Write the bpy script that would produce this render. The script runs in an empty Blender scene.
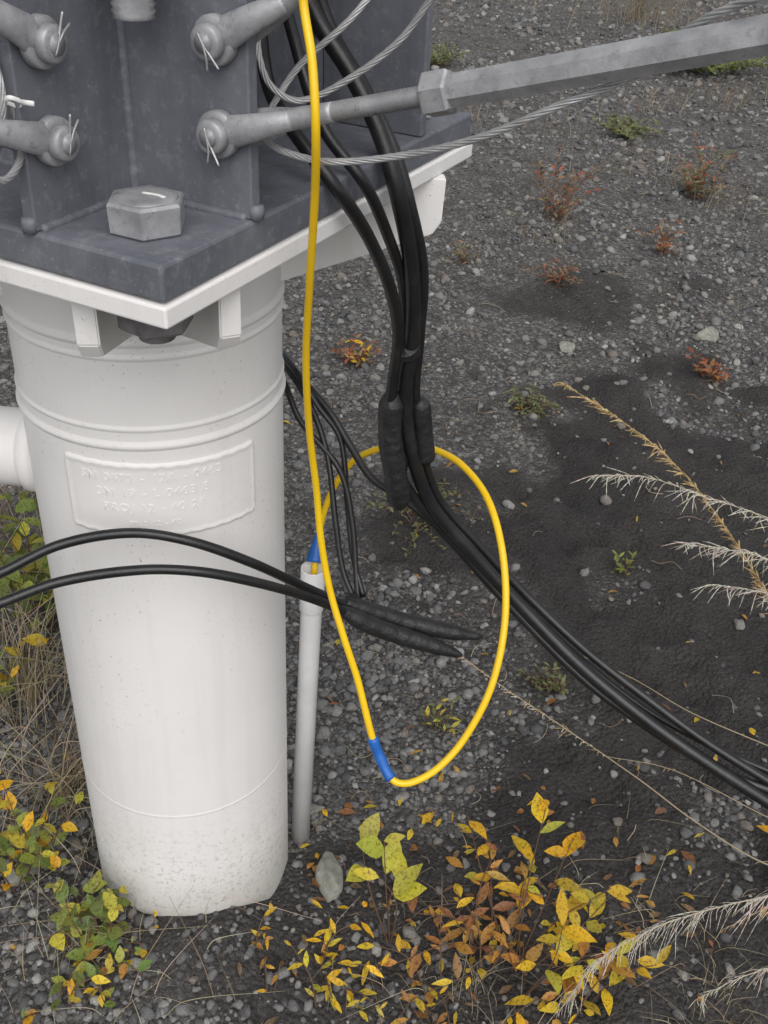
import bpy, math, random
import bmesh
import numpy as np
from mathutils import Vector, Matrix
from mathutils import noise as mn
random.seed(7); rng=np.random.default_rng(7)
S=bpy.context.scene
S.view_settings.view_transform='Standard'; S.view_settings.look='None'; S.view_settings.exposure=0
COL=S.collection

# ------------------------------------------------------------ node helpers
def newmat(name):
    m=bpy.data.materials.new(name); m.use_nodes=True
    nt=m.node_tree; b=nt.nodes['Principled BSDF']; return m,nt,b
def ramp(nt,src,stops):
    r=nt.nodes.new('ShaderNodeValToRGB'); e=r.color_ramp.elements
    while len(e)<len(stops): e.new(.5)
    for i,(p,c) in enumerate(stops):
        e[i].position=p; e[i].color=(c[0],c[1],c[2],1)
    nt.links.new(src,r.inputs[0]); return r
def noise(nt,vec,scale,detail=3,rough=.55):
    n=nt.nodes.new('ShaderNodeTexNoise'); n.inputs['Scale'].default_value=scale
    n.inputs['Detail'].default_value=detail; n.inputs['Roughness'].default_value=rough
    if vec is not None: nt.links.new(vec,n.inputs['Vector'])
    return n
def bump(nt,b,h,strength,dist):
    n=nt.nodes.new('ShaderNodeBump'); n.inputs['Strength'].default_value=strength; n.inputs['Distance'].default_value=dist
    nt.links.new(h,n.inputs['Height']); nt.links.new(n.outputs[0],b.inputs['Normal']); return n
def mix(nt,fac,a,b,mode='MIX'):
    n=nt.nodes.new('ShaderNodeMix'); n.data_type='RGBA'; n.blend_type=mode
    for i,x in ((0,fac),(6,a),(7,b)):
        if hasattr(x,'is_linked'): nt.links.new(x,n.inputs[i])
        elif i==0: n.inputs[0].default_value=x
        else: n.inputs[i].default_value=(x[0],x[1],x[2],1)
    return n.outputs[2]
def simple(name,c1,c2,scale,rough,metal=0,bstr=.2,bdist=.001,bscale=200):
    m,nt,b=newmat(name); g=nt.nodes.new('ShaderNodeNewGeometry')
    n=noise(nt,g.outputs['Position'],scale,4,.6)
    r=ramp(nt,n.outputs[0],[(.3,c1),(.7,c2)])
    nt.links.new(r.outputs[0],b.inputs['Base Color'])
    b.inputs['Roughness'].default_value=rough; b.inputs['Metallic'].default_value=metal
    n2=noise(nt,g.outputs['Position'],bscale,2,.6); bump(nt,b,n2.outputs[0],bstr,bdist)
    return m,nt,b,g,r

# white painted steel: chalky, soil splashes near the ground, small scuffs
m_white,nt,b,g,r=simple('white_paint',(.78,.765,.75),(.84,.825,.81),5,.5,0,.35,.0007,80)
sep=nt.nodes.new('ShaderNodeSeparateXYZ'); nt.links.new(g.outputs['Position'],sep.inputs[0])
mr=nt.nodes.new('ShaderNodeMapRange'); mr.inputs['From Min'].default_value=.36; mr.inputs['From Max'].default_value=.08; nt.links.new(sep.outputs[2],mr.inputs[0])
n=noise(nt,g.outputs['Position'],110,5,.85); n=ramp(nt,n.outputs[0],[(.53,(0,0,0)),(.62,(.9,.9,.9))])
mm=nt.nodes.new('ShaderNodeMath'); mm.operation='MULTIPLY'; nt.links.new(mr.outputs[0],mm.inputs[0]); nt.links.new(n.outputs[0],mm.inputs[1])
c=mix(nt,mm.outputs[0],r.outputs[0],(.26,.24,.21))
mr=nt.nodes.new('ShaderNodeMapRange'); mr.inputs['From Min'].default_value=.21; mr.inputs['From Max'].default_value=.09; mr.inputs['To Max'].default_value=.6; nt.links.new(sep.outputs[2],mr.inputs[0])
c=mix(nt,mr.outputs[0],c,(.44,.43,.38))
n=noise(nt,g.outputs['Position'],190,3,.8); rr=ramp(nt,n.outputs[0],[(.63,(0,0,0)),(.69,(1,1,1))])
n=noise(nt,g.outputs['Position'],6,2,.6); r2=ramp(nt,n.outputs[0],[(.45,(0,0,0)),(.60,(.8,.8,.8))])
mk=nt.nodes.new('ShaderNodeMath'); mk.operation='MULTIPLY'; nt.links.new(rr.outputs[0],mk.inputs[0]); nt.links.new(r2.outputs[0],mk.inputs[1])
c=mix(nt,mk.outputs[0],c,(.26,.24,.22))
mp=nt.nodes.new('ShaderNodeMapping'); mp.inputs['Scale'].default_value=(16,16,.8); nt.links.new(g.outputs['Position'],mp.inputs[0])
n=noise(nt,mp.outputs[0],2,4,.6); rr=ramp(nt,n.outputs[0],[(.52,(0,0,0)),(.85,(.35,.35,.35))])
c=mix(nt,rr.outputs[0],c,(.60,.57,.53))
nt.links.new(c,b.inputs['Base Color'])

m_grey,nt,b,g,r=simple('weathered_grey_plate',(.105,.112,.134),(.180,.188,.215),9,.6,.1,.5,.0008,110)
n=noise(nt,g.outputs['Position'],75,4,.8); rr=ramp(nt,n.outputs[0],[(.52,(0,0,0)),(.72,(.6,.6,.6))])
c=mix(nt,rr.outputs[0],r.outputs[0],(.28,.285,.31))
mp=nt.nodes.new('ShaderNodeMapping'); mp.inputs['Scale'].default_value=(30,30,2); nt.links.new(g.outputs['Position'],mp.inputs[0])
n=noise(nt,mp.outputs[0],2,3,.6); rr=ramp(nt,n.outputs[0],[(.5,(0,0,0)),(.8,(.55,.55,.55))]); c=mix(nt,rr.outputs[0],c,(.082,.087,.103))
n=noise(nt,g.outputs['Position'],300,2,.8); rr=ramp(nt,n.outputs[0],[(.70,(0,0,0)),(.75,(.5,.5,.5))]); c=mix(nt,rr.outputs[0],c,(.45,.45,.46))
nt.links.new(c,b.inputs['Base Color'])
m_galv,nt,b,g,r=simple('galvanised_steel',(.25,.255,.27),(.43,.435,.45),40,.5,.3,.5,.0006,220)
n=noise(nt,g.outputs['Position'],120,3,.8); rr=ramp(nt,n.outputs[0],[(.56,(0,0,0)),(.72,(.6,.6,.6))]); c=mix(nt,rr.outputs[0],r.outputs[0],(.16,.16,.165)); nt.links.new(c,b.inputs['Base Color'])
m_rope=simple('galvanised_wire',(.34,.345,.35),(.52,.52,.52),60,.42,.4)[0]
m_yel,nt,b,g,r=simple('yellow_cable_jacket',(.82,.50,.008),(.88,.58,.012),12,.38,0,.15,.0004,150)
m_blk,nt,b,g,r=simple('black_rubber',(.008,.008,.009),(.016,.016,.017),30,.38,0,.4,.0007,240)
n=noise(nt,g.outputs['Position'],22,5,.75); rr=ramp(nt,n.outputs[0],[(.55,(0,0,0)),(.8,(.22,.22,.22))])
c=mix(nt,rr.outputs[0],r.outputs[0],(.09,.085,.08)); nt.links.new(c,b.inputs['Base Color'])
m_tape=simple('black_tape',(.009,.009,.010),(.022,.022,.024),60,.5,0,.9,.002,130)[0]
m_blue=simple('blue_tape',(.01,.09,.36),(.02,.14,.48),50,.45,0,.5,.001,200)[0]
m_pvc=simple('white_pvc',(.72,.72,.73),(.84,.84,.84),14,.35,0,.2,.0004,120)[0]
m_rust=simple('dull_steel',(.10,.095,.095),(.22,.215,.215),50,.6,.2,.5,.001,180)[0]
m_zip=simple('white_nylon',(.7,.7,.68),(.8,.8,.78),30,.5)[0]

def attrmat(name,rough,trans,spots=True):
    m,nt,b=newmat(name)
    a=nt.nodes.new('ShaderNodeAttribute'); a.attribute_name='col'
    c=a.outputs['Color']
    if spots:
        g=nt.nodes.new('ShaderNodeNewGeometry'); n=noise(nt,g.outputs['Position'],190,3,.7)
        rr=ramp(nt,n.outputs[0],[(.32,(.35,.25,.2)),(.5,(1,1,1))])
        c=mix(nt,1.0,c,rr.outputs[0],'MULTIPLY')
    nt.links.new(c,b.inputs['Base Color']); b.inputs['Roughness'].default_value=rough
    t=nt.nodes.new('ShaderNodeBsdfTranslucent'); nt.links.new(c,t.inputs[0])
    ms=nt.nodes.new('ShaderNodeMixShader'); ms.inputs[0].default_value=trans
    nt.links.new(b.outputs[0],ms.inputs[1]); nt.links.new(t.outputs[0],ms.inputs[2])
    nt.links.new(ms.outputs[0],nt.nodes['Material Output'].inputs[0]); return m
m_leaf=attrmat('leaf',.5,.3); m_straw=attrmat('dry_grass',.7,.2,False)

# ------------------------------------------------------------ mesh builder
class MB:
    def __init__(s): s.v=[];s.f=[];s.c=[];s.sm=[];s.n=0
    def add(s,v,f,smooth=True,col=(1,1,1)):
        v=np.asarray(v,float); s.v.append(v)
        for q in f: s.f.append(tuple(i+s.n for i in q)); s.sm.append(smooth)
        s.c.append(np.tile(np.array([*col,1.0]),(len(v),1))); s.n+=len(v)
    def build(s,name,mat,parent=None):
        me=bpy.data.meshes.new(name); me.from_pydata(np.vstack(s.v).tolist(),[],s.f)
        me.polygons.foreach_set('use_smooth',s.sm)
        a=me.color_attributes.new('col','FLOAT_COLOR','POINT'); a.data.foreach_set('color',np.vstack(s.c).ravel())
        me.materials.append(mat); me.update()
        o=bpy.data.objects.new(name,me); COL.objects.link(o)
        if parent: par(o,parent)
        return o
def par(o,p):
    o.parent=p; o.matrix_parent_inverse=Matrix.Translation(-Vector(p.location))
def empty(name,loc):
    e=bpy.data.objects.new(name,None); e.location=loc; e.empty_display_size=.1; COL.objects.link(e); return e
def path(pts,step=.006):
    P=np.array(pts,float); 
    if len(P)==2: 
        n=max(2,int(np.linalg.norm(P[1]-P[0])/step)); t=np.linspace(0,1,n)[:,None]; return P[0]*(1-t)+P[1]*t
    P=np.vstack([2*P[0]-P[1],P,2*P[-1]-P[-2]]); out=[]
    for i in range(1,len(P)-2):
        p0,p1,p2,p3=P[i-1],P[i],P[i+1],P[i+2]
        a=max(np.linalg.norm(p2-p1),1e-6); m1=(p2-p0)*a/(a+np.linalg.norm(p1-p0)); m2=(p3-p1)*a/(a+np.linalg.norm(p3-p2))
        for t in np.linspace(0,1,12,endpoint=False):
            h=2*t**3-3*t**2+1; out.append(h*p1+(t**3-2*t*t+t)*m1+(1-h)*p2+(t**3-t*t)*m2)
    out.append(P[-2]); out=np.array(out)
    d=np.r_[0,np.cumsum(np.linalg.norm(np.diff(out,axis=0),axis=1))]; n=max(3,int(d[-1]/step))
    s=np.linspace(0,d[-1],n); return np.stack([np.interp(s,d,out[:,k]) for k in range(3)],1)
def frames(c,ref=None):
    T=np.gradient(c,axis=0); T/=np.linalg.norm(T,axis=1)[:,None]+1e-12
    Nn=np.zeros_like(c)
    if ref is not None:
        for i in range(len(c)):
            x=np.array(ref)-T[i]*np.dot(ref,T[i]); Nn[i]=x/np.linalg.norm(x)
    else:
        a=np.array([0,0,1.]) if abs(T[0][2])<.9 else np.array([1.,0,0]); x=a-T[0]*a.dot(T[0]); Nn[0]=x/np.linalg.norm(x)
        for i in range(1,len(c)):
            x=Nn[i-1]-T[i]*Nn[i-1].dot(T[i]); Nn[i]=x/np.linalg.norm(x)
    return T,Nn,np.cross(T,Nn)
def tube(mb,c,ra,rb=None,seg=12,ref=None,smooth=True,col=(1,1,1),phase=0,caps=True):
    n=len(c); ra=np.broadcast_to(np.asarray(ra,float),(n,)); rb=ra if rb is None else np.broadcast_to(np.asarray(rb,float),(n,))
    T,A,B=frames(c,ref); th=np.arange(seg)*2*math.pi/seg+phase
    v=(c[:,None]+A[:,None]*(ra[:,None]*np.cos(th))[...,None]+B[:,None]*(rb[:,None]*np.sin(th))[...,None]).reshape(-1,3)
    f=[(i*seg+j,i*seg+(j+1)%seg,(i+1)*seg+(j+1)%seg,(i+1)*seg+j) for i in range(n-1) for j in range(seg)]
    if caps: f+= [tuple(range(seg))[::-1],tuple((n-1)*seg+j for j in range(seg))]
    mb.add(v,f,smooth,col)
def lathe(mb,p0,d,prof,seg=32,smooth=True,phase=0):
    d=np.array(d,float); d/=np.linalg.norm(d); p0=np.array(p0,float)
    c=np.array([p0+d*t for t,_ in prof]); a=np.array([0,0,1.]) if abs(d[2])<.9 else np.array([1.,0,0])
    A=a-d*a.dot(d); A/=np.linalg.norm(A); B=np.cross(d,A); th=np.arange(seg)*2*math.pi/seg+phase
    r=np.array([q for _,q in prof]); n=len(prof)
    v=(c[:,None]+(r[:,None]*np.cos(th))[...,None]*A+(r[:,None]*np.sin(th))[...,None]*B).reshape(-1,3)
    f=[(i*seg+j,i*seg+(j+1)%seg,(i+1)*seg+(j+1)%seg,(i+1)*seg+j) for i in range(n-1) for j in range(seg)]
    f+=[tuple(range(seg))[::-1],tuple((n-1)*seg+j for j in range(seg))]
    mb.add(v,f,smooth)
def cyl(mb,p,d,L,r,seg=28,ch=.0008):
    lathe(mb,p,d,[(0,r-ch),(0.0001,r-ch),(ch,r),(ch*1.2,r),(L-ch*1.2,r),(L-ch,r),(L-.0001,r-ch),(L,r-ch)],seg)
def hexn(mb,p,d,L,r,phase=0,top=.9):
    lathe(mb,p,d,[(0,r*.93),(L*.08,r),(L*.9,r),(L,r*top)],6,False,phase)
def threads(mb,p,d,L,r,pitch=.0025,depth=.0009,seg=20):
    n=int(L/pitch)*2; lathe(mb,p,d,[(i*pitch/2,r-(depth if i%2 else 0)) for i in range(n+1)],seg)
def plate(name,parent,o,ax,ay,az,x0,x1,y0,y1,z0,z1,mat,bev=.0015):
    o=np.array(o,float); v=[]
    for z in (z0,z1):
        for x,y in ((x0,y0),(x1,y0),(x1,y1),(x0,y1)): v.append(o+np.array(ax)*x+np.array(ay)*y+np.array(az)*z)
    me=bpy.data.meshes.new(name); me.from_pydata([tuple(q) for q in v],[],[(0,3,2,1),(4,5,6,7),(0,1,5,4),(1,2,6,5),(2,3,7,6),(3,0,4,7)])
    bm=bmesh.new(); bm.from_mesh(me); bmesh.ops.recalc_face_normals(bm,faces=bm.faces); bmesh.ops.bevel(bm,geom=bm.edges[:],offset=bev,segments=2,affect='EDGES',profile=.5); bm.to_mesh(me); bm.free()
    me.materials.append(mat); ob=bpy.data.objects.new(name,me); COL.objects.link(ob); par(ob,parent); return ob

# ------------------------------------------------------------ terrain height
def vnoise(x,y,s,seed):
    x=np.asarray(x)*s; y=np.asarray(y)*s
    xi=np.floor(x).astype(np.int64); yi=np.floor(y).astype(np.int64); fx=x-xi; fy=y-yi
    def h(a,b): 
        n=(a*374761393+b*668265263+seed*974634777)&0x7fffffff; n=((n^(n>>13))*1274126177)&0x7fffffff; return ((n^(n>>16))&0xffff)/65535.
    u=fx*fx*(3-2*fx); w=fy*fy*(3-2*fy)
    return (h(xi,yi)*(1-u)+h(xi+1,yi)*u)*(1-w)+(h(xi,yi+1)*(1-u)+h(xi+1,yi+1)*u)*w-.5
def soilmask(x,y):
    x=np.asarray(x,float); y=np.asarray(y,float)
    d=((x-1.05)/.92)**2+((y-2.05)/1.25)**2+1.1*vnoise(x,y,3,5)+.9*vnoise(x,y,9,6)
    a=np.clip((1.3-d)*1.5,0,1)
    d2=((x-.35)/.95)**2+((y-.98)/.30)**2+1.0*vnoise(x,y,5,15)
    d3=((x-.85)/.5)**2+((y-3.9)/.35)**2+1.6*vnoise(x,y,4,16)
    return np.maximum(np.maximum(a,np.clip((1.25-d2)*1.2,0,.85)),np.clip((1.0-d3),0,.8))
def hgt(x,y):
    x=np.asarray(x,float); y=np.asarray(y,float)
    near=np.clip(np.hypot(x+.3,y-1.16)-.15,0,1)
    z=.10*vnoise(x,y,.5,1)*near+.05*vnoise(x,y,1.7,2)*near+.03*vnoise(x,y,5,3)*np.clip(near*2,.25,1)+.014*vnoise(x,y,14,4)+.006*vnoise(x,y,38,8)
    s=soilmask(x,y)
    z=z+s*(.055*np.abs(vnoise(x+.2*y,y,6,9))+.022*vnoise(x,y,46,10)+.030*vnoise(x,y,21,11))
    z=z+.105*np.exp(-((x+.32)**2+(y-.98)**2)/(2*.16**2))
    return z
def H(x,y): return float(hgt(np.array([x]),np.array([y]))[0])

def graded(n,a,k,c): 
    t=np.linspace(-1,1,n); return c+a*np.sinh(k*t)
X=graded(660,1.1,5.3,.35); Y=graded(660,1.1,5.3,1.7)
gx,gy=np.meshgrid(X,Y,indexing='ij'); gz=hgt(gx,gy)
far=np.clip((np.hypot(gx,gy)-14)/40,0,1); gz=gz*(1-far)+far*(vnoise(gx,gy,.05,20)*2.0-0.3)
V=np.stack([gx,gy,gz],-1).reshape(-1,3); n=len(X)
idx=np.arange(n*n).reshape(n,n); Fq=np.stack([idx[:-1,:-1],idx[1:,:-1],idx[1:,1:],idx[:-1,1:]],-1).reshape(-1,4)
me=bpy.data.meshes.new('ground'); me.vertices.add(len(V)); me.vertices.foreach_set('co',V.ravel())
me.loops.add(Fq.size); me.loops.foreach_set('vertex_index',Fq.ravel()); me.polygons.add(len(Fq))
me.polygons.foreach_set('loop_start',np.arange(len(Fq))*4); me.polygons.foreach_set('loop_total',np.full(len(Fq),4))
me.update(calc_edges=True); me.polygons.foreach_set('use_smooth',np.ones(len(Fq),bool))
at=me.attributes.new('soil','FLOAT','POINT'); at.data.foreach_set('value',soilmask(gx,gy).ravel())
ground=bpy.data.objects.new('ground',me); COL.objects.link(ground)
m,nt,b=newmat('volcanic_soil_and_grit'); g=nt.nodes.new('ShaderNodeNewGeometry'); P=g.outputs['Position']
n1=noise(nt,P,3,5,.7); soil=ramp(nt,n1.outputs[0],[(.3,(.023,.021,.021)),(.7,(.052,.048,.046))])
v=nt.nodes.new('ShaderNodeTexVoronoi'); v.inputs['Scale'].default_value=105; nt.links.new(P,v.inputs['Vector'])
sp=nt.nodes.new('ShaderNodeSeparateColor'); nt.links.new(v.outputs['Color'],sp.inputs[0])
grit=ramp(nt,sp.outputs[0],[(0,(.060,.057,.056)),(.55,(.115,.111,.108)),(.85,(.19,.186,.18)),(1,(.28,.27,.255))])
a=nt.nodes.new('ShaderNodeAttribute'); a.attribute_name='soil'
n3=noise(nt,P,9,3,.7); 
m1=nt.nodes.new('ShaderNodeMath'); m1.operation='MULTIPLY_ADD'; m1.inputs[1].default_value=-.95; m1.inputs[2].default_value=.97; nt.links.new(a.outputs['Fac'],m1.inputs[0])
m2=nt.nodes.new('ShaderNodeMath'); m2.operation='MULTIPLY'; nt.links.new(m1.outputs[0],m2.inputs[0])
r3=ramp(nt,n3.outputs[0],[(.3,(.35,.35,.35)),(.6,(1,1,1))]); nt.links.new(r3.outputs[0],m2.inputs[1])
c=mix(nt,m2.outputs[0],soil.outputs[0],grit.outputs[0]); 
n4=noise(nt,P,380,2,.7); rr=ramp(nt,n4.outputs[0],[(.3,(.5,.5,.5)),(.60,(1.3,1.28,1.25)),(.72,(2.4,2.35,2.3))])
c=mix(nt,1.0,c,rr.outputs[0],'MULTIPLY'); nt.links.new(c,b.inputs['Base Color']); b.inputs['Roughness'].default_value=.95
n5=noise(nt,P,70,4,.75); ad=nt.nodes.new('ShaderNodeMath'); ad.operation='SUBTRACT'; nt.links.new(n5.outputs[0],ad.inputs[0]); nt.links.new(v.outputs['Distance'],ad.inputs[1])
bump(nt,b,ad.outputs[0],1.0,.012)
me.materials.append(m)

# ------------------------------------------------------------ pebbles (one instanced object)
m_peb,nt,b=newmat('pebble_stone'); oi=nt.nodes.new('ShaderNodeObjectInfo')
r1=ramp(nt,oi.outputs['Random'],[(0,(.070,.069,.070)),(.3,(.115,.114,.115)),(.55,(.16,.159,.157)),(.74,(.20,.198,.192)),(.81,(.17,.145,.125)),(.94,(.25,.247,.237)),(1,(.33,.325,.305))])
tc=nt.nodes.new('ShaderNodeTexCoord'); n1=noise(nt,tc.outputs['Object'],3.5,2,.7); rr=ramp(nt,n1.outputs[0],[(.3,(.6,.6,.6)),(.7,(1.2,1.2,1.2))])
c=mix(nt,1.0,r1.outputs[0],rr.outputs[0],'MULTIPLY'); nt.links.new(c,b.inputs['Base Color']); b.inputs['Roughness'].default_value=.85
pc=bpy.data.collections.new('pebble_shapes')
def rockmesh(name,seed,sub,ang):
    bm=bmesh.new(); bmesh.ops.create_icosphere(bm,subdivisions=sub,radius=1)
    rs=random.Random(seed); sx,sy,sz=1,rs.uniform(.65,.95),rs.uniform(.45,.75)
    for vv in bm.verts:
        q=vv.co.copy(); d=1+ang*(mn.noise(q*1.1+Vector((seed*9.1,0,0)))+.4*mn.noise(q*2.7+Vector((0,seed*3.3,0))))
        q=q*d
        for k in range(4):
            nn=Vector((math.sin(seed*3+k*2.1),math.cos(seed*1.7+k*1.3),math.sin(k*2.9+seed))).normalized(); e=q.dot(nn)-.74
            if e>0: q-=nn*e*.9
        vv.co=Vector((q.x*sx,q.y*sy,q.z*sz))
    me=bpy.data.meshes.new(name); bm.to_mesh(me); bm.free()
    for p_ in me.polygons: p_.use_smooth=True
    return me
for i in range(10):
    me=rockmesh('pebble_shape',i+1,2 if i<7 else 3,.4); me.materials.append(m_peb); pc.objects.link(bpy.data.objects.new('pebble_shape',me))
NP=98000
u=rng.random(NP); py=.6*np.exp(u*math.log(13.5/.6)); px=rng.uniform(-.5,.5,NP)*(py*1.1+.55)+.06*py
sm=soilmask(px,py); patch=vnoise(px,py,2.3,31)+.6*vnoise(px,py,7,32)+.4*vnoise(px,py,.8,33)
keep=rng.random(NP)<np.clip(.68+1.2*patch,.10,1)*(1-.965*sm)
keep&=np.hypot(px+.299,py-1.16)>.165
px,py=px[keep],py[keep]; sz=np.exp(rng.normal(0,.50,len(px)))*(.0035+.00112*py); sz=np.minimum(sz,.011+.003*py)
pz=hgt(px,py)+sz*.15
me=bpy.data.meshes.new('gravel'); me.vertices.add(len(px)); me.vertices.foreach_set('co',np.stack([px,py,pz],1).ravel())
a=me.attributes.new('rot','FLOAT_VECTOR','POINT'); a.data.foreach_set('vector',np.stack([rng.normal(0,.35,len(px)),rng.normal(0,.35,len(px)),rng.uniform(0,6.28,len(px))],1).ravel())
a=me.attributes.new('scl','FLOAT','POINT'); a.data.foreach_set('value',sz)
gravel=bpy.data.objects.new('gravel',me); COL.objects.link(gravel)
ng=bpy.data.node_groups.new('scatter','GeometryNodeTree')
ng.interface.new_socket('Geometry',in_out='INPUT',socket_type='NodeSocketGeometry'); ng.interface.new_socket('Geometry',in_out='OUTPUT',socket_type='NodeSocketGeometry')
gi=ng.nodes.new('NodeGroupInput'); go=ng.nodes.new('NodeGroupOutput'); ci=ng.nodes.new('GeometryNodeCollectionInfo'); ci.inputs[0].default_value=pc
ci.inputs['Separate Children'].default_value=True; ci.inputs['Reset Children'].default_value=True
ip=ng.nodes.new('GeometryNodeInstanceOnPoints'); ip.inputs['Pick Instance'].default_value=True
na=ng.nodes.new('GeometryNodeInputNamedAttribute'); na.data_type='FLOAT_VECTOR'; na.inputs[0].default_value='rot'
nb=ng.nodes.new('GeometryNodeInputNamedAttribute'); nb.data_type='FLOAT'; nb.inputs[0].default_value='scl'
m2p=ng.nodes.new('GeometryNodeMeshToPoints')
ng.links.new(gi.outputs[0],m2p.inputs[0]); ng.links.new(m2p.outputs[0],ip.inputs['Points']); ng.links.new(ci.outputs[0],ip.inputs['Instance'])
ng.links.new(na.outputs[0],ip.inputs['Rotation']); ng.links.new(nb.outputs[0],ip.inputs['Scale']); ng.links.new(ip.outputs[0],go.inputs[0])
md=gravel.modifiers.new('scatter','NODES'); md.node_group=ng

# ------------------------------------------------------------ white steel pile
AX=np.array([-.299,1.16]); R=.162
pile=empty('steel_pile',(-.299,1.16,0))
def bead(z,h=.004,w=.006): return [(z-w-.003,R),(z-w-.001,R),(z-w,R),(z-w*.5,R+h*.75),(z,R+h),(z+w*.5,R+h*.75),(z+w,R),(z+w+.001,R),(z+w+.003,R)]
prof=[(-.3,R),(.0,R)]+bead(.345,.0006,.003)+bead(.984)+bead(1.006,.0022,.004)+bead(1.094,.0022,.004)+bead(1.112)+[(1.236,R)]
prof=[(z+.3,r) for z,r in prof]
mb=MB(); lathe(mb,(AX[0],AX[1],-.3),(0,0,1),prof,128); mb.build('pipe_shaft',m_white,pile)
mb=MB(); sd=np.array([-1,.06,0]); s0=np.array([AX[0],AX[1],.868])
lathe(mb,s0+sd*.12,sd,[(0,.05),(.034,.05),(.036,.055),(.042,.058),(.052,.058),(.056,.053),(.058,.052),(.060,.052),(1.5,.052),(1.5,.046)],48); mb.build('side_pipe_stub',m_white,pile)
mb=MB(); na_,nz=90,40; a0,a1,z0,z1=math.radians(-118),math.radians(-32),.858,.962; vv=[];ff=[]
for i in range(na_):
    for j in range(nz):
        s=i/(na_-1); t=j/(nz-1); dx=min(s,1-s)*(a1-a0)*R; dz=min(t,1-t)*(z1-z0); rad=.008
        d=min(dx,dz) if not(dx<rad and dz<rad) else rad-math.hypot(rad-dx,rad-dz)
        d+=.0006*math.sin(i*.9)+.0005*math.sin(j*1.7)
        h=-.001+.0044*min(1,max(0,d/.0035)) -(.0014*min(1,max(0,(d-.005)/.003)))
        aa=a0+s*(a1-a0); vv.append((AX[0]+(R+h)*math.cos(aa),AX[1]+(R+h)*math.sin(aa),z0+t*(z1-z0)-.004*(s-.5)))
for i in range(na_-1):
    for j in range(nz-1):
        k=i*nz+j; ff.append((k,k+nz,k+nz+1,k+1))
mb.add(vv,ff); mb.build('raised_id_plate',m_white,pile)
def bent_text(body,size,amid,z):
    c=bpy.data.curves.new('txt','FONT'); c.body=body; c.size=size; c.extrude=.0011; c.align_x='CENTER'; c.space_character=1.2; c.offset=.0003
    o=bpy.data.objects.new('txt',c); COL.objects.link(o); bpy.context.view_layer.update()
    me=bpy.data.meshes.new_from_object(o); bpy.data.objects.remove(o)
    for w in me.vertices:
        aa=amid+w.co.x/R; rr=R+.0018+w.co.z; w.co=Vector((AX[0]+rr*math.cos(aa),AX[1]+rr*math.sin(aa),z+w.co.y))
    me.materials.clear(); me.materials.append(m_white); o=bpy.data.objects.new('raised_lettering',me); COL.objects.link(o); par(o,pile)
for k,(t,s) in enumerate([('SN 0472 - 12A - 0463',.0155),('3N 19 - L 0463 8',.0155),('PROJ 12 - 40 21',.015),('PILE 12 - 40',.010)]):
    bent_text(t,s,math.radians(-80),.937-k*.0205)
A=np.array([-.178,.745,0]); ea=math.radians(64)
e1=np.array([math.cos(ea),math.sin(ea),0]); e2=np.array([-e1[1],e1[0],0]); ez=np.array([0,0,1.]); SD=.595
plate('cap_plate',pile,A,e1,e2,ez,0,SD,0,SD,1.249,1.267,m_white,.002)
Cc=A+.5*SD*(e1+e2)
for k in range(4):
    base=math.radians(-74)+k*math.pi/2
    for sgn in (-1,1):
        ang=base+sgn*math.radians(10.2); d=np.array([math.cos(ang),math.sin(ang),0]); n_=np.array([-d[1],d[0],0])
        o=np.array([AX[0],AX[1],0]); me=bpy.data.meshes.new('stiffener')
        out=[(.155,1.2485),(.350,1.2485),(.348,1.198),(.338,1.183),(.155,1.12)]
        vs=[tuple(o+d*r_+ez*z_+n_*w) for w in (-.010,.010) for r_,z_ in out]; q=len(out)
        me.from_pydata(vs,[],[tuple(range(q)),tuple(range(2*q-1,q-1,-1))]+[(i,i+q,(i+1)%q+q,(i+1)%q) for i in range(q)])
        bm=bmesh.new(); bm.from_mesh(me); bmesh.ops.recalc_face_normals(bm,faces=bm.faces); bmesh.ops.bevel(bm,geom=bm.edges[:],offset=.0015,segments=2,affect='EDGES'); bm.to_mesh(me); bm.free()
        me.materials.append(m_white); ob=bpy.data.objects.new('stiffener',me); COL.objects.link(ob); par(ob,pile)

# ------------------------------------------------------------ grey tower base
tb=empty('tower_base_bracket',tuple(Cc+ez*1.265))
plate('base_plate',tb,A,e1,e2,ez,.003,SD-.003,.003,SD-.003,1.2695,1.300,m_grey,.003)
s_=.128; th=.013; zt=1.63
for nm,lo in (('fin_plate',s_),('fin_plate',SD-s_-th)):
    plate(nm,tb,A,e1,e2,ez,.004,SD-.004,lo,lo+th,1.3005,zt,m_grey,.0015)
for lo in (s_,SD-s_-th):
    for y0,y1 in ((.004,s_-.0006),(s_+th+.0006,SD-s_-th-.0006),(SD-s_+.0006,SD-.004)):
        plate('cross_fin_plate',tb,A,e1,e2,ez,lo,lo+th,y0,y1,1.3005,zt-.001,m_grey,.0015)
plate('upper_plate',tb,A,e1,e2,ez,-.01,SD+.01,-.01,SD+.01,zt+.001,zt+.03,m_grey,.003)
mb=MB(); lathe(mb,tuple(Cc+ez*(zt+.03)),(0,0,1),[(0,.11),(4,.11)],40); mb.build('tower_leg',m_grey,tb)
mb=MB()
def weld(p,q,r=.005):
    p=np.array(p);q=np.array(q); c=path([p,q],.004); rr=r*(1+.08*np.sin(np.arange(len(c))*1.9)+.08*rng.random(len(c))); tube(mb,c,rr,seg=8)
zz=ez*1.301
for lo in (s_,s_+th):
    weld(A+zz+e2*lo+e1*.01,A+zz+e2*lo+e1*(SD-.01),.004); weld(A+zz+e1*lo+e2*.01,A+zz+e1*lo+e2*(SD-.01),.004)
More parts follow.
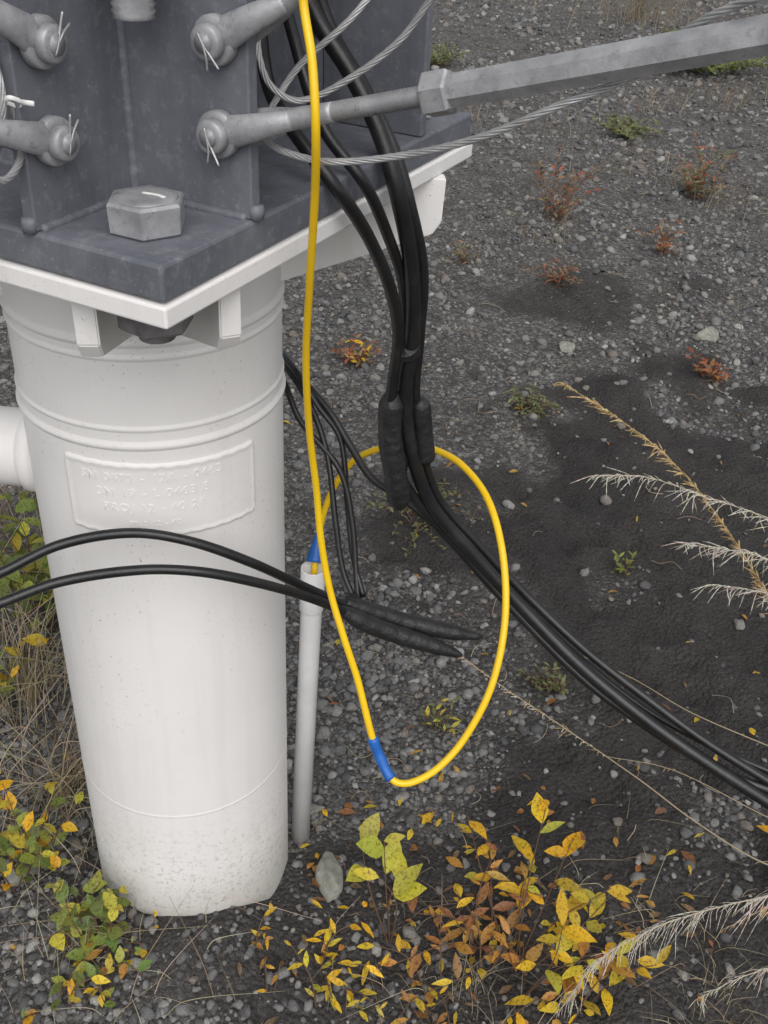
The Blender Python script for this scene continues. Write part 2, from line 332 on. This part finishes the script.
for dx in (s_,s_+th):
    for dy in (s_,s_+th): weld(A+e1*dx+e2*dy+ez*1.302,A+e1*dx+e2*dy+ez*(zt-.01),.005)
for q in (A+e2*(s_+th/2)+e1*.004,A+e1*(s_+th/2)+e2*.004): weld(q+ez*1.300,q+ez*1.312,.0065)
mb.build('weld_beads',m_grey,tb)
for i,(a_,b_) in enumerate(((.062,.062),(SD-.062,.062),(.062,SD-.062),(SD-.062,SD-.062))):
    p=A+e1*a_+e2*b_; mb=MB()
    lathe(mb,p+ez*1.3003,(0,0,1),[(0,.030),(.002,.0325),(.024,.0335),(.0265,.0318),(.0272,.0285)],6,False,.62+i)
    lathe(mb,p+ez*1.3272,(0,0,1),[(0,.0265),(.0008,.0258),(.0010,.018),(.0011,.002)],36)
    mb.build('anchor_bolt_head',m_galv,tb)
    mb=MB(); cyl(mb,p+ez*1.2485,(0,0,-1),.006,.036,32); hexn(mb,p+ez*1.2423,(0,0,-1),.028,.033,.6); threads(mb,p+ez*1.214,(0,0,-1),.010,.016)
    mb.build('anchor_nut',m_rust,tb)
mb=MB(); q=A+e1*.066+e2*.058+ez*1.3285; tube(mb,path([q+e2*.010,q-e2*.004+e1*.002,q-e2*.012],.002),.0022,.0005,8,ref=(e1[0],e1[1],0)); mb.build('paint_mark',m_zip,tb)
mb=MB(); threads(mb,(-.212,.862,1.629),(0,0,-1),.178,.017,.005,.0016,28); mb.build('levelling_stud',m_galv,tb)
mb=MB(); 
for e_ in (.40,.44):
    q=A+e2*(s_-.002)+e1*e_+ez*(1.47 if e_<.42 else 1.40); lathe(mb,q,-e2,[(0,.011),(.003,.011),(.003,.008),(.001,.0078)],24)
mb.build('fin_hole_collars',m_rust,tb)

# ------------------------------------------------------------ turnbuckle braces
def brace(pin,d,n,slope,total,small=False):
    d=np.array(d,float)+ez*slope; d/=np.linalg.norm(d); pin=np.array(pin,float); n=np.array(n,float)
    root=empty('turnbuckle_brace',tuple(pin)); mb=MB()
    up=np.cross(d,n)
    for sg in (1,-1):
        c=path([pin+n*sg*.0135,pin+n*sg*.0135+d*.03,pin+n*sg*.0105+d*.048,pin+n*sg*.003+d*.066],.003)
        t=np.linspace(0,1,len(c)); tube(mb,c,.0055+.002*t,.0145-.0065*t,14,ref=n)
        lathe(mb,pin+n*sg*.0078,n*sg,[(0,.0175),(.001,.019),(.0085,.019),(.0100,.0175),(.0102,.012)],36)
    L0=.105 if not small else .2
    c=path([pin+d*.056,pin+d*.075,pin+d*L0],.004); t=np.linspace(0,1,len(c)); tube(mb,c,.0088-.0010*t,seg=18)
    mb.build('clevis_jaw',m_galv,root)
    mb=MB(); cyl(mb,pin-n*.028,n,.058,.0080,24); lathe(mb,pin+n*.0183,n,[(0,.0125),(.001,.0138),(.008,.0138),(.0098,.012),(.0102,.006)],24)
    mb.build('clevis_pin',m_galv,root)
    mb=MB(); q=pin+n*.0295
    tube(mb,path([q-up*.008,q,q+up*.010+d*.002,q+up*.022+d*.006+n*.002],.002),.0009,seg=8); tube(mb,path([q,q+up*.010-d*.002,q+up*.019-d*.008-n*.002],.002),.0009,seg=8)
    mb.build('cotter_pin',m_rope,root)
    if not small:
        mb=MB(); threads(mb,pin+d*.10,d,.11,.0078,.0030,.0014); mb.build('threaded_rod',m_galv,root)
        mb=MB(); hexn(mb,pin+d*.186,d,.022,.0165,.2)
        lathe(mb,pin+d*.2078,d,[(0,.0125),(.004,.0128),(.30,.0130),(.304,.0125)],8,False,.3); hexn(mb,pin+d*.513,d,.02,.0165,.2)
        mb.build('turnbuckle_body',m_galv,root)
        mb=MB(); threads(mb,pin+d*.53,d,.12,.0075,.0028,.001); cyl(mb,pin+d*.65,d,total,.0095); mb.build('brace_rod',m_galv,root)
    else:
        mb=MB(); cyl(mb,pin+d*.19,d,.03,.0075); cyl(mb,pin+d*.2,d,total,.0095); mb.build('brace_rod',m_galv,root)
pB=A+e1*(s_+th/2)+e2*.030; pA=A+e2*(s_+th/2)+e1*.030
brace(pB+ez*1.369,-e2,-e1,.30,2.2)
brace(pB+ez*1.440,-e2,-e1,.55,1.8,True)
brace(pA+ez*1.368,-e1,-e2,.33,1.2,True)
brace(pA+ez*1.440,-e1,-e2,.60,1.0,True)

# ------------------------------------------------------------ wire rope
MM=lambda L:[(x/1000,y/1000,z/1000) for x,y,z in L]
wr=empty('wire_rope_safety_loop',(-.11,.9,1.4)); 
def rope(pts,R0=.0019,rs=.00110,lay=.06):
    c=path(pts,.0025); T,A_,B_=frames(c); s=np.arange(len(c))*.0025; mb=MB()
    for k in range(6):
        th_=2*math.pi*k/6+s*2*math.pi/lay
        q=c+R0*(A_*np.cos(th_)[:,None]+B_*np.sin(th_)[:,None]); tube(mb,q,rs,seg=6)
    mb.build('wire_rope_strand',m_rope,wr)
rope(MM([(28,898,1494),(14,906,1471),(-8,909,1440),(-48,912,1408),(-90,912,1388),(-115,917,1398),(-127,933,1422),(-127,961,1445),(-122,983,1476),(-118,1000,1520)]))
rope(MM([(300,640,1560),(224,672,1524),(197,706,1505),(176,735,1484),(154,757,1453),(107,757,1431),(55,784,1399),(-3,815,1374),(-58,831,1362),(-96,855,1361),(-118,881,1364)]))
rope(MM([(20,930,1540),(-20,952,1485),(-51,939,1448),(-92,938,1411),(-116,925,1377),(-120,895,1362),(-128,880,1372)]))
rope(MM([(-302,866,1447),(-304,827,1426),(-297,810,1401),(-295,809,1364),(-299,775,1351),(-310,759,1363)]))
rope(MM([(-330,830,1500),(-312,812,1450),(-300,800,1410),(-306,795,1375),(-315,780,1350),(-330,770,1350)]))
mb=MB(); c=path([(-.300,.800,1.402),(-.292,.792,1.407),(-.286,.80,1.402),(-.292,.808,1.397),(-.300,.800,1.402)],.002); tube(mb,c,.0018,.0008,8)
tube(mb,path([(-.286,.797,1.403),(-.274,.79,1.404)],.004),.0020,.0010,8); mb.build('zip_tie',m_zip,wr)

# ------------------------------------------------------------ yellow cable
yc=empty('yellow_fibre_cable',(-.08,.9,1.2))
yel=[(-84,836,1900),(-80,832,1650),(-80,831,1503),(-80,837,1476),(-72,823,1438),(-68,814,1390),(-71,844,1327),(-79,887,1230),(-85,923,1142),(-84,953,1045),(-77,968,960),(-71,968,890),(-59,959,824),(-39,941,763),(-21,929,710),(0,905,640),(12,897,610),(30,881,587),(51,880,585),(84,891,601),(117,914,635),(146,945,698),(158,992,765),(152,1045,826),(133,1109,865),(100,1176,875),(65,1221,869),(31,1250,859),(-4,1264,843),(-46,1278,811),(-74,1273,768),(-90,1264,720),(-97,1248,677),(-100,1228,637),(-102,1226,560)]
c=path(MM(yel),.004); mb=MB(); t=np.linspace(0,1,len(c)); tube(mb,c,np.interp(t,[0,.3,.55,1],[.0033,.0036,.0045,.0048]),seg=14); mb.build('cable_jacket',m_yel,yc)
def near(c,p): return int(np.argmin(np.linalg.norm(c-np.array(p)/1000,axis=1)))
i0,i1=near(c,(2,903,636)),near(c,(32,881,587)); mb=MB(); t=np.linspace(0,1,i1-i0); tube(mb,c[i0:i1],.0069+.0004*np.sin(t*14),seg=14); mb.build('blue_tape_wrap',m_blue,yc)
i0,i1=near(c,(-94,1254,692)),near(c,(-99,1234,650)); mb=MB(); t=np.linspace(0,1,i1-i0); tube(mb,c[i0:i1],.0055+.0085*t**1.2,seg=14); mb.build('blue_tape_plug',m_blue,yc)

# ------------------------------------------------------------ pvc conduit
pv=empty('pvc_conduit',(-.1215,1.226,0)); mb=MB()
d=np.array([.020,0,.637])
lathe(mb,np.array([-.1215,1.226,0])-d/.637*.08,d,[(0,.0165),(.648,.0165),(.650,.0165),(.651,.0185),(.652,.0187),(.7285,.0187),(.730,.0178),(.7285,.0150),(.68,.015)],40)
mb.build('conduit_tube',m_pvc,pv)

# ------------------------------------------------------------ black cables
bc=empty('black_cable_bundle',(0,1.05,1.2))
def cable(pts,r,name='cable',parent=bc,mat=m_blk):
    c=path(MM(pts),.006); mb=MB(); tube(mb,c,r*(1+.02*np.sin(np.arange(len(c))*.23)),seg=14); mb.build(name,mat,parent); return c
cable([(-125,1110,1900),(-112,1100,1600),(-108,1095,1464),(-90,1091,1422),(-57,1080,1379),(-26,1062,1329),(-5,1049,1275),(14,1068,1194),(22,1091,1104),(18,1105,1019),(30,1116,929),(62,1128,840),(119,1128,770),(195,1112,693),(282,1067,628),(366,1024,582),(448,986,545),(585,934,487),(760,880,400),(1000,760,200)],.0090)
cable([(-150,1080,1900),(-150,1075,1600),(-140,1052,1410),(-131,1041,1366),(-100,990,1338),(-60,967,1298),(-30,1008,1238),(-6,1044,1170),(5,1075,1105),(2,1094,1038),(0,1102,979),(11,1105,913),(47,1127,839),(106,1136,763),(189,1115,680),(292,1063,605),(383,1021,561),(480,984,525),(584,947,506),(760,860,420),(1000,740,200)],.0068)
cable([(-135,1065,1900),(-130,1062,1500),(-104,1058,1391),(-76,1020,1336),(-38,1001,1297),(-13,1044,1232),(6,1080,1166),(15,1103,1086),(14,1116,1000),(22,1118,929),(17,1109,865)],.0060)
cable([(-118,1128,1900),(-112,1115,1600),(-96,1105,1464),(-76,1100,1410),(-44,1090,1365),(-10,1070,1310),(10,1062,1255),(28,1080,1180),(30,1103,1090),(30,1118,1010),(42,1130,930),(72,1142,840),(128,1140,775),(205,1124,700),(290,1085,640),(375,1044,596),(455,1004,560),(590,950,505),(765,890,410),(1000,790,210)],.0062)
cable([(-178,1364,936),(-127,1289,932),(-82,1254,900),(-52,1229,864),(-19,1196,833),(28,1172,816),(78,1159,779),(152,1146,725),(256,1101,642),(373,1053,572),(485,1014,533),(595,981,502),(780,900,390),(1000,800,180)],.0052)
cable([(-230,1420,900),(-181,1362,934),(-138,1291,935),(-103,1251,896),(-81,1217,846),(-67,1178,772),(-53,1147,709),(-32,1121,671)],.0043)
cable([(-230,1430,890),(-180,1357,926),(-147,1282,924),(-123,1247,889),(-64,1209,835),(-44,1179,773),(-35,1148,710),(-29,1121,671)],.0043)
cable([(-235,1440,900),(-172,1357,946),(-132,1283,946),(-100,1255,910),(-66,1235,870),(-52,1196,790),(-40,1160,725),(-22,1126,680)],.0040)
mb=MB()
def sleeve(pts,rad,seg=16):
    c=path(MM(pts),.003); t=np.linspace(0,1,len(c)); r=rad*np.clip(np.minimum(t,1-t)*7+.45,0,1)**.8*(1+.02*np.sin(np.arange(len(c))*1.4)+.03*np.sin(np.arange(len(c))*.31)); tube(mb,c,r,seg=seg)
sleeve([(2,1104,1015),(2,1102,960),(12,1103,900),(20,1108,848)],.0150); sleeve([(36,1122,1000),(42,1124,960),(50,1127,905)],.0125)
tube(mb,path(MM([(16,1096,1084),(17,1099,1078),(17,1101,1070)]),.002),.019,.015,18)
mb.build('taped_splice',m_tape,bc)
ll=empty('black_cable_with_splices',(-.1,1.0,.8))
cable([(-900,760,560),(-620,820,780),(-487,878,848),(-426,904,867),(-367,940,884),(-290,958,893),(-223,963,882),(-157,983,841),(-102,1032,771),(-45,1066,714),(-10,1078,692)],.0060,'cable',ll)
cable([(-900,740,540),(-620,800,760),(-481,854,830),(-420,877,846),(-361,908,856),(-274,926,865),(-207,935,860),(-143,961,827),(-87,1007,771),(-44,1045,719),(-10,1056,690)],.0060,'cable',ll)
mb=MB()
for pts in ([(-45,1068,716),(-10,1079,694),(40,1086,672),(95,1090,657),(146,1094,646)],[(-50,1045,722),(-18,1052,697),(20,1059,675),(70,1063,655),(118,1063,638)]):
    c=path(MM(pts),.003); t=np.linspace(0,1,len(c)); r=np.interp(t,[0,.12,.2,.62,.82,.97,1],[.007,.0115,.0125,.0125,.0105,.005,.002])*(1+.02*np.sin(np.arange(len(c))*.8)); tube(mb,c,r,seg=18)
tube(mb,path(MM([(-38,1105,690),(-24,1110,668),(-12,1100,660)]),.003),.012,seg=16)
mb.build('heat_shrink_splice',m_tape,ll)

# ------------------------------------------------------------ stones
m_rock,nt,b=newmat('field_stone'); tc=nt.nodes.new('ShaderNodeTexCoord'); n1=noise(nt,tc.outputs['Object'],2.5,8,.7)
rr=ramp(nt,n1.outputs[0],[(.3,(.18,.18,.15)),(.55,(.30,.30,.26)),(.75,(.42,.41,.36))]); nt.links.new(rr.outputs[0],b.inputs['Base Color']); b.inputs['Roughness'].default_value=.85
n2=noise(nt,tc.outputs['Object'],9,6,.7); bump(nt,b,n2.outputs[0],.5,.02)
def stone(x,y,sx,sy,sz,rz,seed):
    me=rockmesh('stone',seed,4,.3); me.materials.append(m_rock); o=bpy.data.objects.new('stone',me); COL.objects.link(o)
    o.location=(x,y,H(x,y)+sz*.25); o.scale=(sx,sy,sz); o.rotation_euler=(.1,-.05,rz)
stone(-.060,1.125,.046,.032,.040,1.75,21); stone(-.60,1.12,.03,.026,.03,.3,22); stone(1.14,3.5,.05,.04,.04,.6,23); stone(-.50,1.30,.02,.022,.02,.9,24)
stone(.62,3.4,.03,.04,.03,.2,25); stone(-.10,1.30,.017,.014,.016,.2,26)

# ------------------------------------------------------------ vegetation
def leaf(mb,p,dirv,up,L,W,col,fold=.25,curl=.2):
    d=np.array(dirv,float); d/=np.linalg.norm(d); s=np.cross(d,up); s/=np.linalg.norm(s)+1e-9; u_=np.cross(s,d)
    vs=[];ks=[0,.18,.38,.6,.8,1]; ws=[.08,.62,1,.9,.55,0.03]
    for k,w in zip(ks,ws):
        c=np.array(p)+d*L*k-u_*L*curl*k*k
        for sg in (-1,0,1): vs.append(c+s*sg*W*.5*w+u_*abs(sg)*W*fold*w*.5)
    f=[]
    for i in range(5):
        for j in range(2): a_=i*3+j; f.append((a_,a_+1,a_+4,a_+3))
    mb.add(vs,f,True,col)
def jit(c,a=.18):
    k=1+random.uniform(-a,a); return tuple(max(0,x*k*(1+random.uniform(-a,a)*.5)) for x in c)
YEL=[(.70,.46,.03),(.62,.46,.04),(.76,.45,.02),(.56,.49,.06)]; ORA=[(.50,.25,.05),(.36,.17,.05),(.54,.31,.07),(.29,.13,.05)]; GRN=[(.20,.26,.05),(.15,.21,.05),(.34,.36,.06),(.25,.30,.07)]; RED=[(.40,.12,.05),(.28,.09,.04),(.42,.20,.07)]
def shrub(name,stems,pal,L=.036,W=.014,dens=.02,wood=(.14,.08,.05),start=.25):
    mb=MB(); mw=MB()
    for base,tip in stems:
        b0=np.array([base[0],base[1],H(*base)-.01]); t0=np.array(tip,float); t0[2]+=max(0,H(tip[0],tip[1]))*.9; mid=(b0+t0)/2+np.array([random.uniform(-.02,.02),random.uniform(-.02,.02),.03])
        c=path([b0,mid,t0],.008); n=len(c); tube(mw,c,np.linspace(.0016,.0007,n),seg=6,col=wood)
        k=int(n*start); a_=random.uniform(0,6.28)
        while k<n:
            p=c[min(k,n-1)]; a_+=2.4+random.uniform(-.4,.4); dirv=(c[-1]-c[0])/np.linalg.norm(c[-1]-c[0])*.6+np.array([math.cos(a_),math.sin(a_),random.uniform(-.3,.4)])
            up=np.array([random.uniform(-.4,.4),random.uniform(-.6,.2),1.]); sc=random.uniform(.5,1.15)
            leaf(mb,p,dirv,up,L*sc,W*sc*random.uniform(.85,1.2),jit(random.choice(pal)),random.uniform(0,.5),random.uniform(-.1,.45))
            k+=max(1,int(dens*random.uniform(.5,1.6)/.008))
    e=empty(name,(stems[0][0][0],stems[0][0][1],0)); mb.build('leaves',m_leaf,e); mw.build('twigs',m_straw,e)
def fan(cx,cy,n,r,h0,h1,bias=(0,0)):
    out=[]
    for i in range(n):
        a_=random.uniform(0,6.28); q=r*math.sqrt(random.random()); b_=(cx+random.uniform(-.04,.04),cy+random.uniform(-.04,.04)); out.append((b_,(cx+q*math.cos(a_)+bias[0],cy+q*math.sin(a_)+bias[1],random.uniform(h0,h1))))
    return out
shrub('willow_shrub',fan(.19,1.02,12,.20,.02,.14),ORA+YEL[:1],.042,.015,.028,start=.35)
shrub('willow_shrub',fan(.34,.96,8,.16,.03,.12),YEL[:3]+ORA[:1],.046,.019,.030)
shrub('willow_shrub',fan(.10,.94,6,.15,.02,.06),ORA[:2]+YEL[:2],.030,.011,.026)
shrub('willow_shrub',[((.26,1.0),(.31,1.20,.19)),((.26,1.0),(.35,1.14,.17)),((.27,1.0),(.29,1.15,.10)),((.26,.98),(.41,1.05,.15)),((.25,1.0),(.39,1.02,.20)),((.25,1.02),(.18,1.24,.10)),((.27,.95),(.37,.93,.16)),((.27,.95),(.31,.96,.18))],YEL+YEL[:3]+[(.58,.53,.08)],.052,.024,.030,start=.5)
shrub('willow_shrub',[((.05,1.02),(-.01,1.12,.15)),((.05,1.02),(.03,1.09,.18)),((.05,1.02),(.07,1.06,.14)),((.05,1.02),(.02,1.05,.14))],[(.60,.54,.05),(.70,.55,.04),(.50,.50,.07)],.060,.029,.034,start=.7)
shrub('willow_shrub',fan(-.03,.93,8,.09,.02,.07),YEL,.028,.009,.02)
shrub('willow_shrub',fan(-.14,.95,4,.06,.02,.05),YEL[:1]+ORA[:1],.024,.009,.03)
shrub('birch_seedling',fan(-.43,.97,12,.10,.03,.17),GRN+YEL[3:],.038,.024,.028)
shrub('birch_seedling',fan(-.58,1.12,12,.13,.06,.22),GRN+YEL[1:],.036,.022,.028)
shrub('birch_seedling',fan(-.44,.90,9,.13,.02,.10),GRN+YEL+ORA[:1],.028,.014,.02)
shrub('birch_seedling',fan(-.34,.94,3,.05,.02,.06),GRN+YEL,.020,.010,.03)
shrub('alder_seedling',fan(-.74,1.80,24,.24,.10,.42),GRN+GRN+YEL[3:],.050,.028,.03)
shrub('alder_seedling',fan(-.80,1.55,12,.16,.08,.30),GRN+YEL,.044,.024,.03)
def weed(name,x,y,r,h,pal,n,L,W): shrub(name,fan(x,y,n,r,h*.3,h),pal,L,W,.016)
WG=[(.15,.17,.07),(.20,.22,.09)]; WB=[(.24,.17,.10),(.30,.21,.12),(.20,.13,.07)]
weed('low_weed',.387,1.671,.07,.05,WG,18,.018,.007)
weed('low_weed',.444,2.856,.10,.06,WG,24,.022,.008)
weed('low_weed',.10,2.25,.16,.03,WG,34,.017,.007)
weed('low_weed',.614,2.133,.03,.05,GRN,4,.026,.010)
weed('low_weed',.15,1.55,.05,.04,YEL[3:]+WG,6,.024,.008)
weed('red_leaf_weed',1.074,3.20,.09,.07,RED+WB[:1],14,.034,.012); weed('red_leaf_weed',-.123,3.13,.10,.08,RED+WB+YEL[:1],15,.034,.012)
weed('low_weed',1.5,5.3,.20,.28,WB+WG+RED[:1],18,.045,.014); weed('low_weed',1.3,6.4,.25,.09,WG,36,.045,.017)
weed('low_weed',2.3,8.6,.6,.2,GRN[:2]+WG,46,.065,.022); weed('low_weed',.70,4.7,.17,.30,WB+RED[:1],14,.036,.012)
weed('low_weed',.25,8.2,.3,.12,WG,20,.05,.02); weed('low_weed',.62,3.9,.14,.12,WB+RED[:1],12,.028,.009)
weed('low_weed',1.15,4.4,.12,.14,WB+RED,12,.034,.011); weed('low_weed',.28,4.1,.10,.08,WB+WG,10,.028,.009)

TAN=[(.46,.38,.25),(.38,.31,.20),(.56,.49,.35),(.28,.22,.14)]; TAND=[(.34,.28,.20),(.27,.21,.15),(.42,.36,.26),(.20,.16,.11)]
def grass(mb,cx,cy,n,r,h,lean=(0,0),pal=TAN,w=.0012,flop=.6):
    for i in range(n):
        a_=random.uniform(0,6.28); q=r*abs(random.gauss(0,.55)); x=cx+q*math.cos(a_); y=cy+q*math.sin(a_); z=H(x,y); hh=h*random.uniform(.3,1.1)
        a2=random.uniform(0,6.28); k=flop*random.random(); dx=lean[0]+math.cos(a2)*k; dy=lean[1]+math.sin(a2)*k
        p0=np.array([x,y,z-.005]); p1=p0+np.array([dx*.35,dy*.35,.75])*hh*.6; p2=p0+np.array([dx,dy,.9-.35*k*random.random()])*hh
        c=path([p0,p1,p2],hh/9); tube(mb,c,np.linspace(w,w*.25,len(c)),seg=4,col=jit(random.choice(pal)),caps=False)
mb=MB(); grass(mb,-.72,1.55,250,.36,.34,(.15,-.1),flop=1.0); grass(mb,-.58,1.30,170,.16,.22,(.2,-.2),flop=1.3); grass(mb,-.95,2.0,150,.45,.4,flop=.9); mb.build('dry_grass_clump',m_straw)
mb=MB(); grass(mb,-.45,.96,110,.24,.11,(0,0),TAN,.0008,1.8); grass(mb,.2,.98,150,.35,.07,(0,0),TAN,.0007,2.2); grass(mb,.60,.95,90,.25,.08,(0,0),TAN,.0007,2.2); grass(mb,.5,1.1,40,.4,.05,(0,0),TAN,.0007,2.5); mb.build('dry_grass_litter',m_straw)
mb=MB()
for (x,y,n,r,h) in [(2.1,10.5,190,.7,.5),(.9,11.5,60,1.0,.25),(3.0,9.5,120,.9,.4),(2.2,7.6,60,.5,.22),(.6,4.4,16,.3,.26),(1.2,5.6,24,.4,.28),(1.6,5.2,30,.25,.32),(-.3,11,40,1.2,.25),(.4,6.4,20,.5,.18),(1.1,3.7,12,.3,.12),(1.6,7.2,40,.5,.2),(.9,6.5,24,.5,.2),(1.9,4.6,30,.3,.3),(.75,4.75,10,.12,.4)]:
    grass(mb,x,y,n,r,h,(.1,-.1),TAND,.0010+.00013*y,1.0)
for i in range(240):
    y=math.exp(random.uniform(math.log(1.2),math.log(9))); x=random.uniform(-.25,.5)*y+.1; a_=random.uniform(0,6.28); l=random.uniform(.015,.06)*(1+y*.2)
    if float(soilmask(np.array([x]),np.array([y]))[0])>.5 and random.random()<.75: continue
    k3=random.uniform(-.5,.5)*l; nx,ny=-math.sin(a_),math.cos(a_)
    pts=[np.array([x+math.cos(a_)*l*t+nx*k3*math.sin(t*3.1),y+math.sin(a_)*l*t+ny*k3*math.sin(t*3.1),0]) for t in (0,.33,.66,1)]
    for q in pts: q[2]=H(q[0],q[1])+random.uniform(.005,.014)
    tube(mb,path(pts,l/8),.0006+.0002*y,seg=4,col=jit(random.choice(TAND)),caps=False)
mb.build('dry_grass_tufts',m_straw)

def plume(mb,stem,head,n,L,cs,ch,r0=.0011,hang=.5,side=1.0,fz=.0009):
    c=path(MM(stem),.01); tube(mb,c,np.linspace(r0*1.4,r0*.5,len(c)),seg=6,col=cs)
    k0=int(len(c)*head)
    for i in range(n):
        k=random.randint(k0,len(c)-1); p=c[k]; fr=(k-k0)/max(1,len(c)-k0); T=c[min(k+1,len(c)-1)]-c[k-1]; T/=np.linalg.norm(T)
        a_=random.uniform(0,6.28); rd=np.array([math.cos(a_),math.sin(a_),random.uniform(-.5,.5)])*side*.5*random.uniform(.2,1.5); l=L*(1-.55*fr)*random.uniform(.25,1.2)
        q=[p,p+(T*.7+rd*.5)*l*.5,p+(T*random.uniform(.3,1)+rd-np.array([0,0,hang*random.uniform(.2,1.3)]))*l]
        cc=path(q,l/9); m_=len(cc); rad=np.interp(np.linspace(0,1,m_),[0,.3,.7,1],[fz*.3,fz*.7,fz,fz*.2])*(1+.45*np.sin(np.arange(m_)*2.3+i))
        tube(mb,cc,rad,seg=4,col=jit(random.choice(ch)),caps=False)
WH=[(.72,.66,.56),(.60,.54,.45),(.80,.76,.68)]; BR=[(.48,.34,.16),(.40,.28,.13),(.56,.43,.22)]
mb=MB(); base=(900,1150,20)
plume(mb,[base,(700,1110,480),(528,1103,733),(448,1145,830),(369,1163,908),(301,1190,948),(227,1214,982)],.50,380,.048,(.34,.24,.11),BR,.0013,.25,.6,.0011)
plume(mb,[base,(720,1080,560),(585,1088,799),(490,1097,866),(395,1096,899),(331,1106,914),(268,1106,914)],.60,170,.062,(.5,.43,.32),WH,.0009,.6,1.2,.0006)
plume(mb,[base,(720,1060,520),(574,1042,786),(485,1052,836),(437,1058,844),(386,1060,847)],.72,170,.060,(.5,.43,.32),WH,.0009,.7,1.2,.0006)
plume(mb,[base,(740,1060,480),(600,1070,700),(520,1060,770),(470,1070,775),(440,1080,770)],.72,120,.055,(.5,.43,.32),WH,.0009,.7,1.2,.0006)
mb.build('plume_grass',m_straw)
mb=MB()
plume(mb,[(900,1180,20),(701,1157,106),(563,1160,197),(444,1165,294),(290,1141,435),(188,1136,517),(91,1134,601)],.62,90,.026,(.44,.36,.24),WH+BR,.0013,.3,.9,.0008)
plume(mb,[(860,1500,20),(620,1450,170),(470,1400,300),(330,1330,420)],.7,10,.02,(.44,.36,.24),BR,.0010,.3,.8,.0007)
plume(mb,[(1000,1280,20),(760,1230,120),(520,1220,260),(380,1180,330)],.7,14,.02,(.44,.36,.24),BR,.0010,.3,.8,.0007)
mb.build('seed_stalk_grass',m_straw)
mb=MB()
plume(mb,[(950,950,10),(657,888,420),(532,851,437),(443,836,416),(385,833,376),(325,820,322),(285,808,216)],.42,300,.052,(.6,.53,.42),WH,.0009,1.6,1.1,.0005)
plume(mb,[(950,900,10),(740,840,330),(600,820,350),(520,810,320),(470,810,260)],.5,130,.042,(.6,.53,.42),WH,.0009,1.5,1.2,.0005)
plume(mb,[(980,1000,10),(760,960,300),(620,930,330),(520,900,290)],.5,60,.03,(.5,.4,.28),BR,.0009,1.0,.9,.0005)
mb.build('drooping_plume_grass',m_straw)
mb=MB()
for i in range(360):
    if i<250: x=random.gauss(.2,.28); y=random.gauss(1.08,.18)
    else: x=random.uniform(-.9,1.2); y=random.uniform(.9,3.0)
    if math.hypot(x+.3,y-1.16)<.17: continue
    big=random.random()<.3; a_=random.uniform(0,6.28); leaf(mb,(x,y,H(x,y)+.008),(math.cos(a_),math.sin(a_),random.uniform(-.1,.2)),(random.uniform(-.3,.3),random.uniform(-.3,.3),1),random.uniform(.012,.030)*(1.5 if big else 1),random.uniform(.005,.012)*(1.5 if big else 1),jit(random.choice(ORA+YEL[:3]+[(.2,.12,.06),(.25,.16,.09)])),.3,.25)
mb.build('fallen_leaves',m_leaf)

# ------------------------------------------------------------ light
w=bpy.data.worlds.new('World'); S.world=w; w.use_nodes=True; nt=w.node_tree; bg=nt.nodes['Background']
sk=nt.nodes.new('ShaderNodeTexSky'); sk.sky_type='NISHITA'; sk.sun_disc=False; sk.sun_elevation=math.radians(50); sk.sun_rotation=math.radians(170); sk.dust_density=3; sk.air_density=1
hs=nt.nodes.new('ShaderNodeHueSaturation'); hs.inputs['Saturation'].default_value=.16; nt.links.new(sk.outputs[0],hs.inputs['Color']); nt.links.new(hs.outputs[0],bg.inputs[0]); bg.inputs[1].default_value=.15
sl=bpy.data.lights.new('sun','SUN'); sl.energy=1.5; sl.angle=math.radians(60); sl.color=(1,.96,.93)
so=bpy.data.objects.new('sun',sl); COL.objects.link(so)
az=math.radians(170); el=math.radians(50); dv=Vector((math.sin(az)*math.cos(el),math.cos(az)*math.cos(el),math.sin(el)))
so.rotation_euler=dv.to_track_quat('Z','Y').to_euler(); so.location=dv*10

# ------------------------------------------------------------ camera
p=math.radians(34.5); r_=math.radians(3.15)
r0=Vector((1,0,0)); u0=Vector((0,math.sin(p),math.cos(p))); f=Vector((0,math.cos(p),-math.sin(p)))
r=r0*math.cos(r_)+u0*math.sin(r_); u=-r0*math.sin(r_)+u0*math.cos(r_)
cam=bpy.data.cameras.new('camera'); cam.sensor_width=36; cam.sensor_fit='AUTO'; cam.lens=1035/1024*36; cam.clip_end=1000; cam.clip_start=.02
co=bpy.data.objects.new('camera',cam); COL.objects.link(co)
M=Matrix((r,u,-f)).transposed().to_4x4(); M.translation=Vector((0,0,1.6)); co.matrix_world=M; S.camera=co
